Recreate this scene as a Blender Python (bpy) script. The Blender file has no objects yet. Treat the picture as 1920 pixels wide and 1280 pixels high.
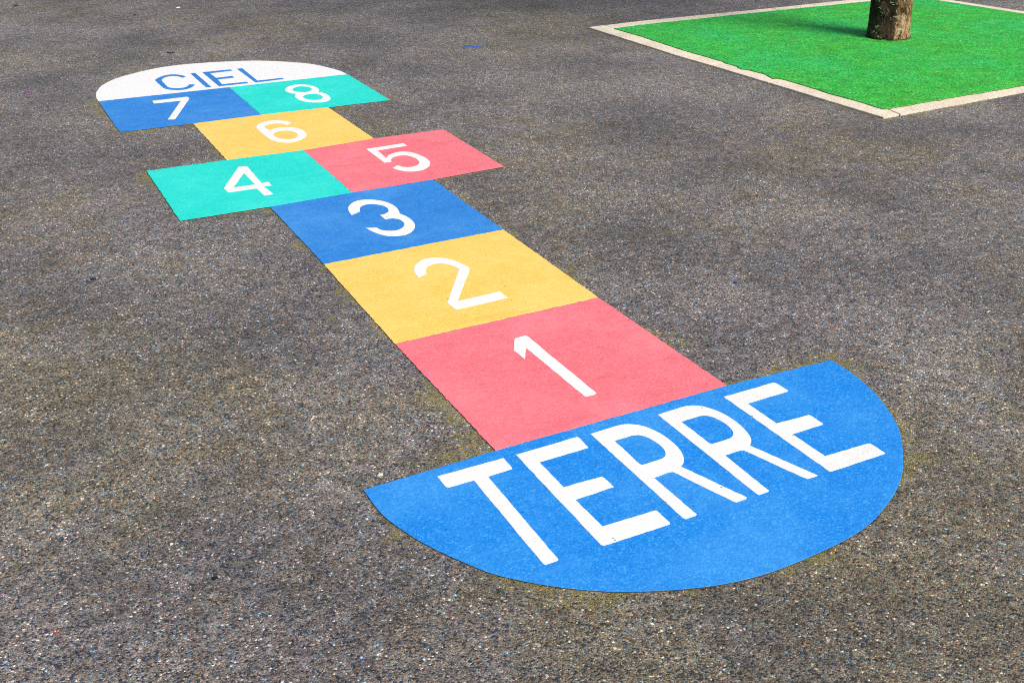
import bpy, math, random
from mathutils import Vector, Matrix, noise
from mathutils.geometry import tessellate_polygon
scene=bpy.context.scene
# ---------------------------------------------------------------- camera
S=0.56
CAM_POS=(-1.0836, -1.6576, 1.1645)
CAM_R=(0.890713, -0.45452, -0.006536)
CAM_U=(0.208859, 0.39644, 0.893987)
CAM_F=(0.403744, 0.797651, -0.448045)
LENS=38.453
cam_data=bpy.data.cameras.new('camera'); cam=bpy.data.objects.new('camera',cam_data); scene.collection.objects.link(cam)
cam_data.sensor_width=36; cam_data.lens=LENS; cam_data.clip_start=.02; cam_data.clip_end=500
r_,u_,f_=Vector(CAM_R),Vector(CAM_U),Vector(CAM_F)
mw=Matrix((r_,u_,-f_)).transposed().to_4x4(); mw.translation=Vector(CAM_POS); cam.matrix_world=mw
cam_data.dof.use_dof=True; cam_data.dof.focus_distance=2.6; cam_data.dof.aperture_fstop=18.
scene.camera=cam
scene.cycles.use_denoising=False; scene.cycles.filter_width=1.0
# ---------------------------------------------------------------- sky and sun
SUN_EL=math.radians(48)
to_sun=Vector((.34,-.94,0)).normalized()*math.cos(SUN_EL)+Vector((0,0,math.sin(SUN_EL)))
world=bpy.data.worlds.new('World'); scene.world=world; world.use_nodes=True
wt=world.node_tree; bg=wt.nodes['Background']; sky=wt.nodes.new('ShaderNodeTexSky'); sky.sky_type='NISHITA'; sky.sun_disc=False
sky.sun_elevation=SUN_EL; sky.sun_rotation=math.atan2(to_sun.x,to_sun.y); sky.dust_density=4.; sky.air_density=1.; sky.ozone_density=.6
wt.links.new(sky.outputs[0],bg.inputs[0]); bg.inputs[1].default_value=.05
sl=bpy.data.lights.new('sun','SUN'); sl.energy=1.5; sl.angle=math.radians(26); sl.color=(1,.965,.91)
sun=bpy.data.objects.new('sun',sl); scene.collection.objects.link(sun); sun.rotation_euler=to_sun.to_track_quat('Z','Y').to_euler(); sun.location=(0,0,6)
scene.view_settings.view_transform='Standard'; scene.view_settings.look='None'; scene.view_settings.gamma=1; scene.view_settings.use_curve_mapping=False
scene.view_settings.exposure=1.2
# ---------------------------------------------------------------- surveyed outlines on the ground, in metres
GLYPH={'C':[[(-0.1284,3.5478),(-0.1329,3.5591),(-0.1373,3.5705),(-0.142,3.5809),(-0.147,3.59),(-0.1521,3.5981),(-0.1576,3.6049),(-0.1632,3.6106),(-0.169,3.6151),(-0.1755,3.6182),(-0.1831,3.6199),(-0.1913,3.6202),(-0.1994,3.6191),(-0.2071,3.6166),(-0.2147,3.6127),(-0.2221,3.6075),(-0.2295,3.601),(-0.2367,3.5932),(-0.2435,3.5851),(-0.2536,3.5723),(-0.2619,3.5598),(-0.2664,3.5501),(-0.2689,3.5403),(-0.2704,3.5343),(-0.2705,3.5146),(-0.2701,3.498),(-0.2696,3.4758),(-0.2689,3.451),(-0.2681,3.4263),(-0.2674,3.4045),(-0.2668,3.3882),(-0.2661,3.3683),(-0.2641,3.3599),(-0.2606,3.3495),(-0.256,3.3388),(-0.2507,3.3292),(-0.245,3.3211),(-0.2386,3.3142),(-0.2321,3.3082),(-0.2257,3.3029),(-0.2191,3.2987),(-0.2119,3.2956),(-0.2058,3.2941),(-0.1992,3.2931),(-0.1925,3.293),(-0.1861,3.294),(-0.1781,3.2972),(-0.1705,3.3023),(-0.1633,3.3082),(-0.1541,3.3177),(-0.1454,3.3299),(-0.136,3.347),(-0.1264,3.366),(-0.1509,3.3809),(-0.1559,3.3673),(-0.1615,3.3547),(-0.1689,3.3441),(-0.1771,3.3361),(-0.186,3.3318),(-0.1949,3.33),(-0.203,3.3303),(-0.2108,3.3324),(-0.2182,3.3362),(-0.2252,3.3419),(-0.2321,3.3497),(-0.238,3.3598),(-0.2423,3.3672),(-0.2449,3.3874),(-0.2454,3.4071),(-0.2455,3.4339),(-0.2453,3.4631),(-0.245,3.4902),(-0.2445,3.5104),(-0.2431,3.5297),(-0.2402,3.5362),(-0.235,3.5484),(-0.2281,3.5598),(-0.2198,3.5705),(-0.2107,3.5791),(-0.2014,3.5842),(-0.1923,3.5861),(-0.1842,3.584),(-0.1766,3.5792),(-0.1692,3.5727),(-0.1625,3.5647),(-0.1571,3.5556),(-0.1528,3.5458),(-0.1501,3.5353),(-0.1481,3.5246)]],'I':[[(-0.0975,3.5981),(-0.0756,3.5966),(-0.0727,3.2808),(-0.0956,3.2886)]],'E':[[(-0.0426,3.5943),(0.0911,3.5886),(0.091,3.5601),(-0.0165,3.5556),(-0.0126,3.4489),(0.0636,3.4514),(0.0633,3.4158),(-0.0134,3.4124),(-0.0189,3.3122),(0.0924,3.3051),(0.0918,3.276),(-0.0401,3.2805)]],'L':[[(0.1188,3.5878),(0.1445,3.5899),(0.1411,3.3032),(0.254,3.3032),(0.2573,3.2763),(0.1233,3.2719)]],'7':[[(-0.3547,3.1573),(-0.2086,3.1582),(-0.2032,3.1467),(-0.2065,3.1188),(-0.3271,2.8175),(-0.3326,2.8112),(-0.3564,2.8204),(-0.2457,3.1023),(-0.3563,3.1086)]],'8':[[(0.2003,3.0713),(0.2068,3.0901),(0.216,3.1077),(0.2234,3.1183),(0.2317,3.1279),(0.2406,3.1354),(0.2478,3.1395),(0.2553,3.1424),(0.263,3.1441),(0.2708,3.1444),(0.277,3.1436),(0.2835,3.142),(0.2899,3.1395),(0.2961,3.1362),(0.302,3.132),(0.3075,3.1267),(0.3128,3.1203),(0.3179,3.1132),(0.3224,3.1056),(0.3263,3.0979),(0.3304,3.088),(0.3337,3.0775),(0.3361,3.0665),(0.3376,3.0551),(0.3374,3.0302),(0.3338,3.0053),(0.3268,2.9835),(0.3184,2.9626),(0.3229,2.9579),(0.3273,2.9532),(0.3312,2.9447),(0.3337,2.934),(0.336,2.9208),(0.3378,2.9065),(0.3385,2.8929),(0.3367,2.8665),(0.3324,2.8428),(0.3267,2.8257),(0.3188,2.8123),(0.3118,2.804),(0.3038,2.7968),(0.2952,2.7919),(0.2882,2.7899),(0.2808,2.7894),(0.2733,2.7898),(0.2663,2.791),(0.2599,2.793),(0.2539,2.7958),(0.248,2.7995),(0.2421,2.8042),(0.2371,2.8085),(0.2319,2.8135),(0.2268,2.819),(0.222,2.8251),(0.2177,2.8319),(0.2139,2.8394),(0.2103,2.8478),(0.2072,2.8568),(0.2047,2.8661),(0.2027,2.8753),(0.2012,2.8916),(0.2012,2.9084),(0.2024,2.924),(0.2068,2.9443),(0.2128,2.9612),(0.2189,2.973),(0.2252,2.9827),(0.219,2.9883),(0.2128,2.9938),(0.2075,3.0011),(0.2034,3.011),(0.2001,3.0227),(0.1982,3.0347),(0.1977,3.0528)],[(0.2318,3.0653),(0.2397,3.0817),(0.2509,3.0956),(0.2573,3.1002),(0.2645,3.1036),(0.2718,3.1056),(0.2787,3.1055),(0.2853,3.103),(0.2918,3.0984),(0.2977,3.0924),(0.3024,3.0857),(0.307,3.0751),(0.31,3.063),(0.3114,3.0512),(0.3108,3.0351),(0.3065,3.0202),(0.2975,3.0061),(0.2863,2.9956),(0.2787,2.9923),(0.2708,2.9915),(0.2633,2.9926),(0.258,2.9948),(0.2529,2.9983),(0.248,3.0027),(0.2436,3.0077),(0.2381,3.0158),(0.2332,3.0253),(0.23,3.0351),(0.2289,3.05)],[(0.2325,2.9141),(0.2381,2.9286),(0.247,2.9405),(0.2531,2.9449),(0.2602,2.9485),(0.2677,2.9508),(0.2747,2.9514),(0.2815,2.9502),(0.2882,2.9475),(0.2944,2.9433),(0.2996,2.9379),(0.3048,2.9281),(0.3084,2.9161),(0.3104,2.9038),(0.3103,2.8851),(0.3067,2.8674),(0.2994,2.852),(0.2897,2.8407),(0.2825,2.8367),(0.2746,2.8353),(0.2667,2.8364),(0.2608,2.8392),(0.2548,2.8437),(0.249,2.8492),(0.244,2.855),(0.2386,2.8635),(0.2342,2.873),(0.2313,2.8829),(0.2302,2.8986)]],'6':[[(0.0679,2.5359),(0.0656,2.5446),(0.0632,2.5533),(0.0595,2.5623),(0.0563,2.5682),(0.0526,2.5745),(0.0485,2.5807),(0.044,2.5865),(0.0394,2.5915),(0.0345,2.5956),(0.0293,2.599),(0.0239,2.6019),(0.0183,2.6042),(0.0126,2.606),(0.0067,2.6072),(0.0007,2.6081),(-0.0056,2.6083),(-0.0118,2.6077),(-0.0181,2.6061),(-0.0247,2.6035),(-0.0315,2.5999),(-0.0383,2.5955),(-0.0446,2.5906),(-0.0501,2.5853),(-0.0609,2.5699),(-0.0686,2.5525),(-0.0733,2.5392),(-0.0756,2.5158),(-0.0759,2.505),(-0.076,2.4919),(-0.076,2.4772),(-0.0759,2.4616),(-0.0757,2.4459),(-0.0754,2.4306),(-0.075,2.4165),(-0.0747,2.4041),(-0.074,2.3872),(-0.0733,2.3721),(-0.0724,2.3585),(-0.0711,2.3462),(-0.0691,2.335),(-0.0664,2.3251),(-0.0631,2.3165),(-0.0593,2.309),(-0.0553,2.3023),(-0.0512,2.2962),(-0.047,2.2906),(-0.0426,2.2858),(-0.038,2.2817),(-0.0332,2.2784),(-0.0282,2.2757),(-0.0229,2.2738),(-0.0173,2.2726),(-0.0115,2.2721),(-0.0056,2.2723),(0.0002,2.2733),(0.0062,2.2752),(0.0124,2.2779),(0.0186,2.2814),(0.0246,2.2853),(0.0304,2.2896),(0.0396,2.2974),(0.0482,2.3065),(0.0559,2.317),(0.0659,2.3362),(0.0731,2.3581),(0.0755,2.3744),(0.0763,2.3917),(0.0758,2.408),(0.0746,2.4189),(0.0727,2.4293),(0.07,2.4389),(0.0665,2.4478),(0.0629,2.4543),(0.0588,2.4605),(0.0542,2.4661),(0.0493,2.4711),(0.0444,2.4755),(0.0394,2.4792),(0.0342,2.4822),(0.0288,2.4846),(0.0233,2.4866),(0.0178,2.4881),(0.0123,2.4893),(0.0068,2.4901),(0.0012,2.4903),(-0.0044,2.4901),(-0.01,2.4891),(-0.0172,2.4867),(-0.0245,2.483),(-0.0317,2.479),(-0.039,2.4751),(-0.0417,2.4889),(-0.0438,2.5021),(-0.0443,2.5136),(-0.0431,2.5245),(-0.0404,2.5361),(-0.0348,2.5466),(-0.0281,2.5525),(-0.0197,2.5575),(-0.0112,2.5607),(-0.0053,2.5618),(0.0007,2.5619),(0.0066,2.561),(0.0123,2.5588),(0.0178,2.5552),(0.0233,2.5502),(0.0284,2.5446),(0.0327,2.5388),(0.0368,2.5307),(0.0398,2.5222),(0.0428,2.5136)],[(-0.041,2.4112),(-0.0371,2.4223),(-0.0314,2.4315),(-0.026,2.4367),(-0.0196,2.441),(-0.0125,2.4436),(-0.0066,2.4443),(-0.0001,2.4441),(0.0064,2.4429),(0.0124,2.4405),(0.0179,2.4369),(0.0232,2.4321),(0.0279,2.4263),(0.0319,2.4196),(0.0361,2.4089),(0.0391,2.3966),(0.0405,2.3842),(0.0392,2.3656),(0.035,2.3483),(0.0285,2.334),(0.0197,2.3233),(0.0144,2.3198),(0.0085,2.3174),(0.0023,2.3161),(-0.0036,2.3161),(-0.0093,2.3174),(-0.015,2.32),(-0.0204,2.3235),(-0.0252,2.3278),(-0.0295,2.3327),(-0.0332,2.3385),(-0.0365,2.345),(-0.0392,2.3517),(-0.042,2.3617),(-0.044,2.3726),(-0.0449,2.383),(-0.0439,2.3978)]],'4':[[(-0.3666,1.86),(-0.2646,2.0675),(-0.2361,2.0583),(-0.2413,1.852),(-0.2182,1.8563),(-0.2194,1.8126),(-0.2445,1.8164),(-0.238,1.7245),(-0.2683,1.7237),(-0.2715,1.8065),(-0.3645,1.8107)],[(-0.3364,1.8534),(-0.2658,1.9891),(-0.265,1.8494)]],'5':[[(0.2042,2.0571),(0.3528,2.0617),(0.3529,2.0275),(0.2343,2.0226),(0.2293,1.9184),(0.2363,1.9294),(0.2433,1.9404),(0.2513,1.9498),(0.257,1.9542),(0.2632,1.958),(0.2698,1.9612),(0.2762,1.9637),(0.2823,1.9655),(0.2879,1.9668),(0.2933,1.9674),(0.2985,1.9673),(0.3037,1.9663),(0.309,1.9643),(0.3129,1.9623),(0.317,1.9599),(0.321,1.957),(0.325,1.9536),(0.3289,1.9497),(0.3324,1.9453),(0.3356,1.9401),(0.3385,1.9342),(0.3411,1.9275),(0.3434,1.9201),(0.3456,1.9124),(0.3474,1.9044),(0.3491,1.8963),(0.3505,1.8884),(0.3518,1.879),(0.3528,1.8691),(0.3535,1.8592),(0.3538,1.8493),(0.3538,1.8399),(0.3534,1.8313),(0.3515,1.8161),(0.3482,1.8026),(0.3437,1.7898),(0.3346,1.7713),(0.3231,1.7551),(0.3165,1.7483),(0.3093,1.7422),(0.3017,1.7371),(0.294,1.7332),(0.2888,1.7314),(0.2834,1.7302),(0.2779,1.7294),(0.2724,1.7291),(0.2671,1.7292),(0.2621,1.7296),(0.2573,1.7304),(0.2528,1.7316),(0.2484,1.7332),(0.2442,1.7352),(0.2401,1.7377),(0.2363,1.7405),(0.2326,1.744),(0.229,1.7481),(0.2256,1.7526),(0.2224,1.7574),(0.2195,1.7624),(0.2168,1.7673),(0.214,1.7732),(0.2117,1.7795),(0.2096,1.7859),(0.2076,1.7923),(0.2054,1.7987),(0.2339,1.8212),(0.2363,1.8128),(0.2386,1.8045),(0.2418,1.7972),(0.2451,1.7926),(0.2489,1.7885),(0.2532,1.7851),(0.2577,1.7827),(0.2628,1.7812),(0.2682,1.7805),(0.2738,1.7807),(0.2792,1.7817),(0.2863,1.7841),(0.2932,1.788),(0.2996,1.7936),(0.3084,1.8053),(0.3153,1.8205),(0.3182,1.833),(0.3199,1.8469),(0.3205,1.8599),(0.32,1.8711),(0.3183,1.8813),(0.3155,1.8912),(0.3132,1.8973),(0.3104,1.9036),(0.3072,1.9096),(0.3037,1.9148),(0.2997,1.9189),(0.2953,1.9216),(0.2903,1.9233),(0.285,1.9242),(0.2798,1.9244),(0.2749,1.9242),(0.2673,1.9227),(0.26,1.9195),(0.2534,1.915),(0.2443,1.9053),(0.237,1.8938),(0.233,1.8818),(0.2301,1.8694),(0.2037,1.8727)]],'3':[[(-0.0806,1.4144),(-0.0793,1.4272),(-0.0779,1.4401),(-0.0759,1.4528),(-0.073,1.4653),(-0.0695,1.4775),(-0.0651,1.4888),(-0.0596,1.4989),(-0.0531,1.508),(-0.0462,1.5159),(-0.0409,1.5213),(-0.0352,1.526),(-0.0293,1.53),(-0.0234,1.5329),(-0.0187,1.5343),(-0.0138,1.5351),(-0.009,1.5352),(-0.0041,1.5349),(0.0007,1.5342),(0.0046,1.5333),(0.0086,1.5321),(0.0125,1.5305),(0.0164,1.5287),(0.0202,1.5264),(0.024,1.5239),(0.0279,1.5209),(0.0317,1.5175),(0.0355,1.5138),(0.0393,1.5098),(0.0428,1.5055),(0.0461,1.5012),(0.0492,1.4968),(0.0521,1.4922),(0.0549,1.4875),(0.0574,1.4824),(0.0597,1.477),(0.0617,1.4712),(0.0638,1.4633),(0.0656,1.4547),(0.067,1.4457),(0.068,1.4367),(0.0685,1.4281),(0.0681,1.4141),(0.0665,1.4006),(0.0645,1.3883),(0.0609,1.3731),(0.0569,1.3594),(0.0587,1.3534),(0.0606,1.3476),(0.0625,1.3417),(0.0641,1.3354),(0.0654,1.3285),(0.0663,1.3205),(0.0671,1.3117),(0.0676,1.3027),(0.0677,1.2937),(0.0676,1.2854),(0.0665,1.2726),(0.0646,1.2606),(0.0618,1.2492),(0.0581,1.2383),(0.0535,1.2279),(0.048,1.2181),(0.0413,1.2086),(0.0338,1.1995),(0.026,1.1921),(0.0201,1.1877),(0.0141,1.1841),(0.008,1.1815),(0.0019,1.1798),(-0.0022,1.1793),(-0.0063,1.1793),(-0.0104,1.1797),(-0.0145,1.1804),(-0.0184,1.1814),(-0.0223,1.1825),(-0.026,1.1837),(-0.0296,1.1852),(-0.0332,1.1868),(-0.0366,1.1887),(-0.0399,1.191),(-0.0431,1.1936),(-0.0461,1.1965),(-0.049,1.1999),(-0.0518,1.2035),(-0.0545,1.2074),(-0.057,1.2117),(-0.0595,1.2161),(-0.0619,1.2209),(-0.0642,1.226),(-0.0664,1.2314),(-0.0685,1.2371),(-0.0704,1.243),(-0.0722,1.249),(-0.0738,1.2553),(-0.0751,1.262),(-0.0763,1.2689),(-0.0774,1.2759),(-0.0786,1.283),(-0.0798,1.2899),(-0.0502,1.278),(-0.0489,1.2696),(-0.0476,1.2611),(-0.0452,1.2535),(-0.0429,1.2494),(-0.04,1.2454),(-0.0367,1.2418),(-0.0333,1.2386),(-0.0298,1.2358),(-0.0262,1.2335),(-0.0223,1.2315),(-0.0184,1.2299),(-0.0144,1.2289),(-0.0104,1.2284),(-0.0055,1.2285),(-0.0005,1.2295),(0.0045,1.2313),(0.0094,1.2339),(0.016,1.239),(0.0226,1.2455),(0.0282,1.2526),(0.0339,1.2641),(0.0373,1.2769),(0.0382,1.2869),(0.038,1.2975),(0.0369,1.3067),(0.0345,1.3136),(0.0311,1.3192),(0.0273,1.3237),(0.0232,1.3274),(0.0188,1.33),(0.014,1.3318),(0.009,1.3324),(0.0038,1.3323),(-0.0015,1.3321),(-0.0022,1.3746),(0.0038,1.3754),(0.0097,1.3762),(0.0157,1.3783),(0.022,1.3823),(0.0284,1.3878),(0.0335,1.3944),(0.0386,1.4073),(0.0408,1.4218),(0.0407,1.4314),(0.0393,1.4411),(0.0367,1.4503),(0.0345,1.4556),(0.0318,1.4608),(0.0287,1.4657),(0.0254,1.4702),(0.0222,1.474),(0.0183,1.4779),(0.0143,1.4808),(0.0102,1.4831),(0.0061,1.4848),(0.0007,1.4863),(-0.0048,1.4867),(-0.0102,1.486),(-0.016,1.4841),(-0.0218,1.481),(-0.0269,1.4769),(-0.033,1.4687),(-0.0379,1.4585),(-0.0421,1.4465),(-0.0459,1.4337)]],'2':[[(-0.0853,0.8681),(-0.0846,0.8769),(-0.084,0.8858),(-0.0832,0.8946),(-0.0819,0.9028),(-0.0797,0.9123),(-0.0767,0.9209),(-0.0729,0.9296),(-0.068,0.9388),(-0.0622,0.9481),(-0.0558,0.9566),(-0.0503,0.9625),(-0.0444,0.9681),(-0.0383,0.9731),(-0.0323,0.977),(-0.0275,0.9792),(-0.0226,0.9808),(-0.0178,0.9819),(-0.0131,0.9825),(-0.0087,0.9827),(-0.0046,0.9825),(-0.0008,0.9819),(0.0029,0.9809),(0.0066,0.9795),(0.0104,0.9776),(0.0138,0.9757),(0.0173,0.9734),(0.0208,0.9709),(0.0243,0.9681),(0.0277,0.965),(0.0309,0.9617),(0.0339,0.9581),(0.0368,0.9543),(0.0396,0.9503),(0.0422,0.9459),(0.0447,0.9414),(0.0471,0.9365),(0.0491,0.932),(0.0509,0.9272),(0.0527,0.9223),(0.0543,0.9171),(0.0559,0.9119),(0.0573,0.9068),(0.0587,0.9017),(0.06,0.8958),(0.0612,0.8898),(0.0621,0.8839),(0.063,0.8779),(0.0639,0.872),(0.0649,0.8661),(0.0564,0.8491),(-0.056,0.6799),(0.0677,0.6842),(0.067,0.6394),(-0.0776,0.6343),(-0.0816,0.6418),(-0.0823,0.6854),(0.0345,0.8687),(0.0339,0.8757),(0.0333,0.8827),(0.0321,0.8899),(0.0307,0.8956),(0.0289,0.9015),(0.0268,0.9073),(0.0243,0.9126),(0.022,0.9165),(0.0194,0.9203),(0.0167,0.9238),(0.0138,0.9269),(0.0107,0.9296),(0.0073,0.9318),(0.0038,0.9337),(0.0001,0.9351),(-0.0036,0.9361),(-0.0073,0.9367),(-0.012,0.9367),(-0.0167,0.9359),(-0.0213,0.9345),(-0.0256,0.9326),(-0.031,0.9287),(-0.0361,0.9239),(-0.0404,0.9187),(-0.0454,0.9111),(-0.0493,0.9028),(-0.0527,0.8929),(-0.0558,0.8826)]],'1':[[(-0.0243,0.4217),(0.0061,0.4242),(0.0089,0.4184),(0.0117,0.1032),(0.0014,0.0992),(-0.0167,0.1006),(-0.0184,0.1047),(-0.0234,0.3633),(-0.0511,0.3177),(-0.0529,0.3178),(-0.0545,0.3671)]],'T_':[[(-0.4236,-0.0332),(-0.2837,-0.0339),(-0.2824,-0.0367),(-0.2841,-0.0758),(-0.3379,-0.0792),(-0.3417,-0.36),(-0.3451,-0.3624),(-0.368,-0.3627),(-0.3702,-0.3594),(-0.3674,-0.0777),(-0.4209,-0.0769),(-0.4231,-0.0714)]],'E_':[[(-0.2556,-0.0351),(-0.1168,-0.0329),(-0.1132,-0.0378),(-0.1163,-0.0787),(-0.2271,-0.0799),(-0.2277,-0.1763),(-0.1478,-0.1786),(-0.1444,-0.1831),(-0.1441,-0.2189),(-0.2284,-0.2216),(-0.2269,-0.3148),(-0.1176,-0.3173),(-0.115,-0.3202),(-0.1151,-0.3614),(-0.1182,-0.3645),(-0.2539,-0.363),(-0.2573,-0.3585)]],'R_':[[(-0.086,-0.0357),(-0.0333,-0.0332),(-0.03,-0.0333),(-0.0267,-0.0333),(-0.0233,-0.0332),(-0.0199,-0.0332),(-0.0167,-0.0333),(-0.0135,-0.0335),(-0.0104,-0.034),(-0.0075,-0.0347),(-0.0048,-0.0354),(-0.0022,-0.0362),(0.0003,-0.0372),(0.0029,-0.0384),(0.0055,-0.04),(0.0082,-0.0419),(0.0106,-0.0438),(0.0132,-0.046),(0.0158,-0.0483),(0.0185,-0.0508),(0.021,-0.0536),(0.0235,-0.0566),(0.0258,-0.0599),(0.028,-0.0635),(0.0299,-0.0674),(0.0318,-0.0716),(0.0336,-0.0762),(0.0352,-0.0809),(0.0368,-0.0858),(0.0381,-0.0908),(0.0393,-0.0958),(0.0404,-0.1007),(0.0412,-0.1056),(0.0419,-0.1107),(0.0424,-0.1159),(0.0428,-0.1212),(0.043,-0.1263),(0.0431,-0.1314),(0.0431,-0.1363),(0.0431,-0.141),(0.0429,-0.1455),(0.0426,-0.1499),(0.0422,-0.1541),(0.0417,-0.1583),(0.0411,-0.1623),(0.0404,-0.1662),(0.0396,-0.17),(0.0387,-0.1737),(0.0373,-0.1785),(0.0356,-0.1832),(0.0338,-0.1877),(0.0318,-0.192),(0.0299,-0.1959),(0.028,-0.1994),(0.0242,-0.2051),(0.0204,-0.2095),(0.0168,-0.213),(0.0118,-0.2165),(0.0071,-0.219),(0.0548,-0.361),(0.0503,-0.3647),(0.028,-0.3649),(0.0243,-0.3595),(-0.0181,-0.2276),(-0.025,-0.2251),(-0.0605,-0.228),(-0.0579,-0.362),(-0.0612,-0.3645),(-0.0839,-0.3646),(-0.0866,-0.3598)],[(-0.0564,-0.0801),(-0.0142,-0.0794),(-0.0113,-0.0806),(-0.0084,-0.0816),(-0.0055,-0.0827),(-0.0027,-0.0841),(-0.0002,-0.0861),(0.0017,-0.0881),(0.0034,-0.0904),(0.005,-0.0929),(0.0065,-0.0958),(0.0078,-0.0989),(0.0091,-0.1024),(0.01,-0.1053),(0.0108,-0.1086),(0.0115,-0.1121),(0.0122,-0.1157),(0.0128,-0.1194),(0.0134,-0.123),(0.0137,-0.1266),(0.014,-0.1299),(0.0142,-0.1342),(0.0143,-0.1385),(0.0141,-0.1427),(0.0138,-0.1468),(0.0132,-0.1506),(0.0125,-0.1542),(0.0109,-0.1593),(0.0088,-0.164),(0.0064,-0.1681),(0.004,-0.1716),(-0.0008,-0.1761),(-0.0063,-0.1786),(-0.0094,-0.1794),(-0.0128,-0.1797),(-0.0162,-0.1798),(-0.0196,-0.1801),(-0.0565,-0.1802),(-0.0587,-0.1752)]],'R2':[[(0.0774,-0.0349),(0.1358,-0.0319),(0.1397,-0.032),(0.1435,-0.032),(0.1474,-0.0321),(0.1515,-0.0328),(0.1544,-0.0335),(0.1574,-0.0344),(0.1605,-0.0354),(0.1636,-0.0366),(0.1666,-0.0381),(0.1695,-0.0398),(0.1718,-0.0414),(0.1741,-0.043),(0.1762,-0.0448),(0.1784,-0.0468),(0.1805,-0.0492),(0.1826,-0.0519),(0.1848,-0.0551),(0.1867,-0.0584),(0.1887,-0.0621),(0.1908,-0.0661),(0.1928,-0.0704),(0.1947,-0.0748),(0.1965,-0.0794),(0.1981,-0.0841),(0.1995,-0.0888),(0.2006,-0.0936),(0.2017,-0.0986),(0.2025,-0.1037),(0.2032,-0.1089),(0.2038,-0.1142),(0.2042,-0.1195),(0.2045,-0.1247),(0.2046,-0.1297),(0.2046,-0.1348),(0.2043,-0.1399),(0.2039,-0.145),(0.2034,-0.1501),(0.2028,-0.155),(0.2021,-0.1598),(0.2013,-0.1645),(0.2005,-0.1688),(0.1995,-0.1736),(0.1983,-0.1782),(0.197,-0.1827),(0.1957,-0.1869),(0.1943,-0.1908),(0.1929,-0.1944),(0.1916,-0.1976),(0.1884,-0.2036),(0.1851,-0.2079),(0.1818,-0.2117),(0.1769,-0.2162),(0.1719,-0.22),(0.219,-0.3645),(0.2156,-0.3666),(0.1935,-0.3653),(0.1912,-0.3607),(0.1495,-0.2285),(0.1422,-0.2258),(0.1061,-0.2264),(0.105,-0.3622),(0.1016,-0.3646),(0.0801,-0.3655),(0.0777,-0.361)],[(0.1045,-0.0813),(0.1509,-0.0793),(0.1542,-0.0802),(0.1576,-0.0808),(0.1608,-0.0818),(0.1639,-0.0838),(0.1659,-0.0857),(0.1678,-0.088),(0.1697,-0.0907),(0.1714,-0.0936),(0.173,-0.0969),(0.1744,-0.1005),(0.1754,-0.1035),(0.1763,-0.1067),(0.1771,-0.1102),(0.1779,-0.1138),(0.1785,-0.1175),(0.1791,-0.1212),(0.1795,-0.1248),(0.1797,-0.1283),(0.1798,-0.1328),(0.1797,-0.1373),(0.1793,-0.1417),(0.1787,-0.1461),(0.178,-0.1501),(0.1772,-0.1538),(0.1751,-0.1603),(0.1723,-0.1658),(0.1691,-0.1703),(0.1638,-0.1754),(0.1576,-0.1787),(0.1543,-0.1797),(0.1507,-0.1801),(0.1471,-0.1803),(0.1435,-0.1807),(0.1091,-0.1806),(0.1063,-0.1781)]],'E2':[[(0.2447,-0.0372),(0.3795,-0.0371),(0.3838,-0.0427),(0.385,-0.0797),(0.3824,-0.0828),(0.2722,-0.0839),(0.2737,-0.1775),(0.3545,-0.1814),(0.3575,-0.1847),(0.3573,-0.2231),(0.3537,-0.2252),(0.2746,-0.2256),(0.2777,-0.3193),(0.3843,-0.3231),(0.3885,-0.3264),(0.3895,-0.3652),(0.3858,-0.367),(0.253,-0.3669),(0.2476,-0.3641)]]}
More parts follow.
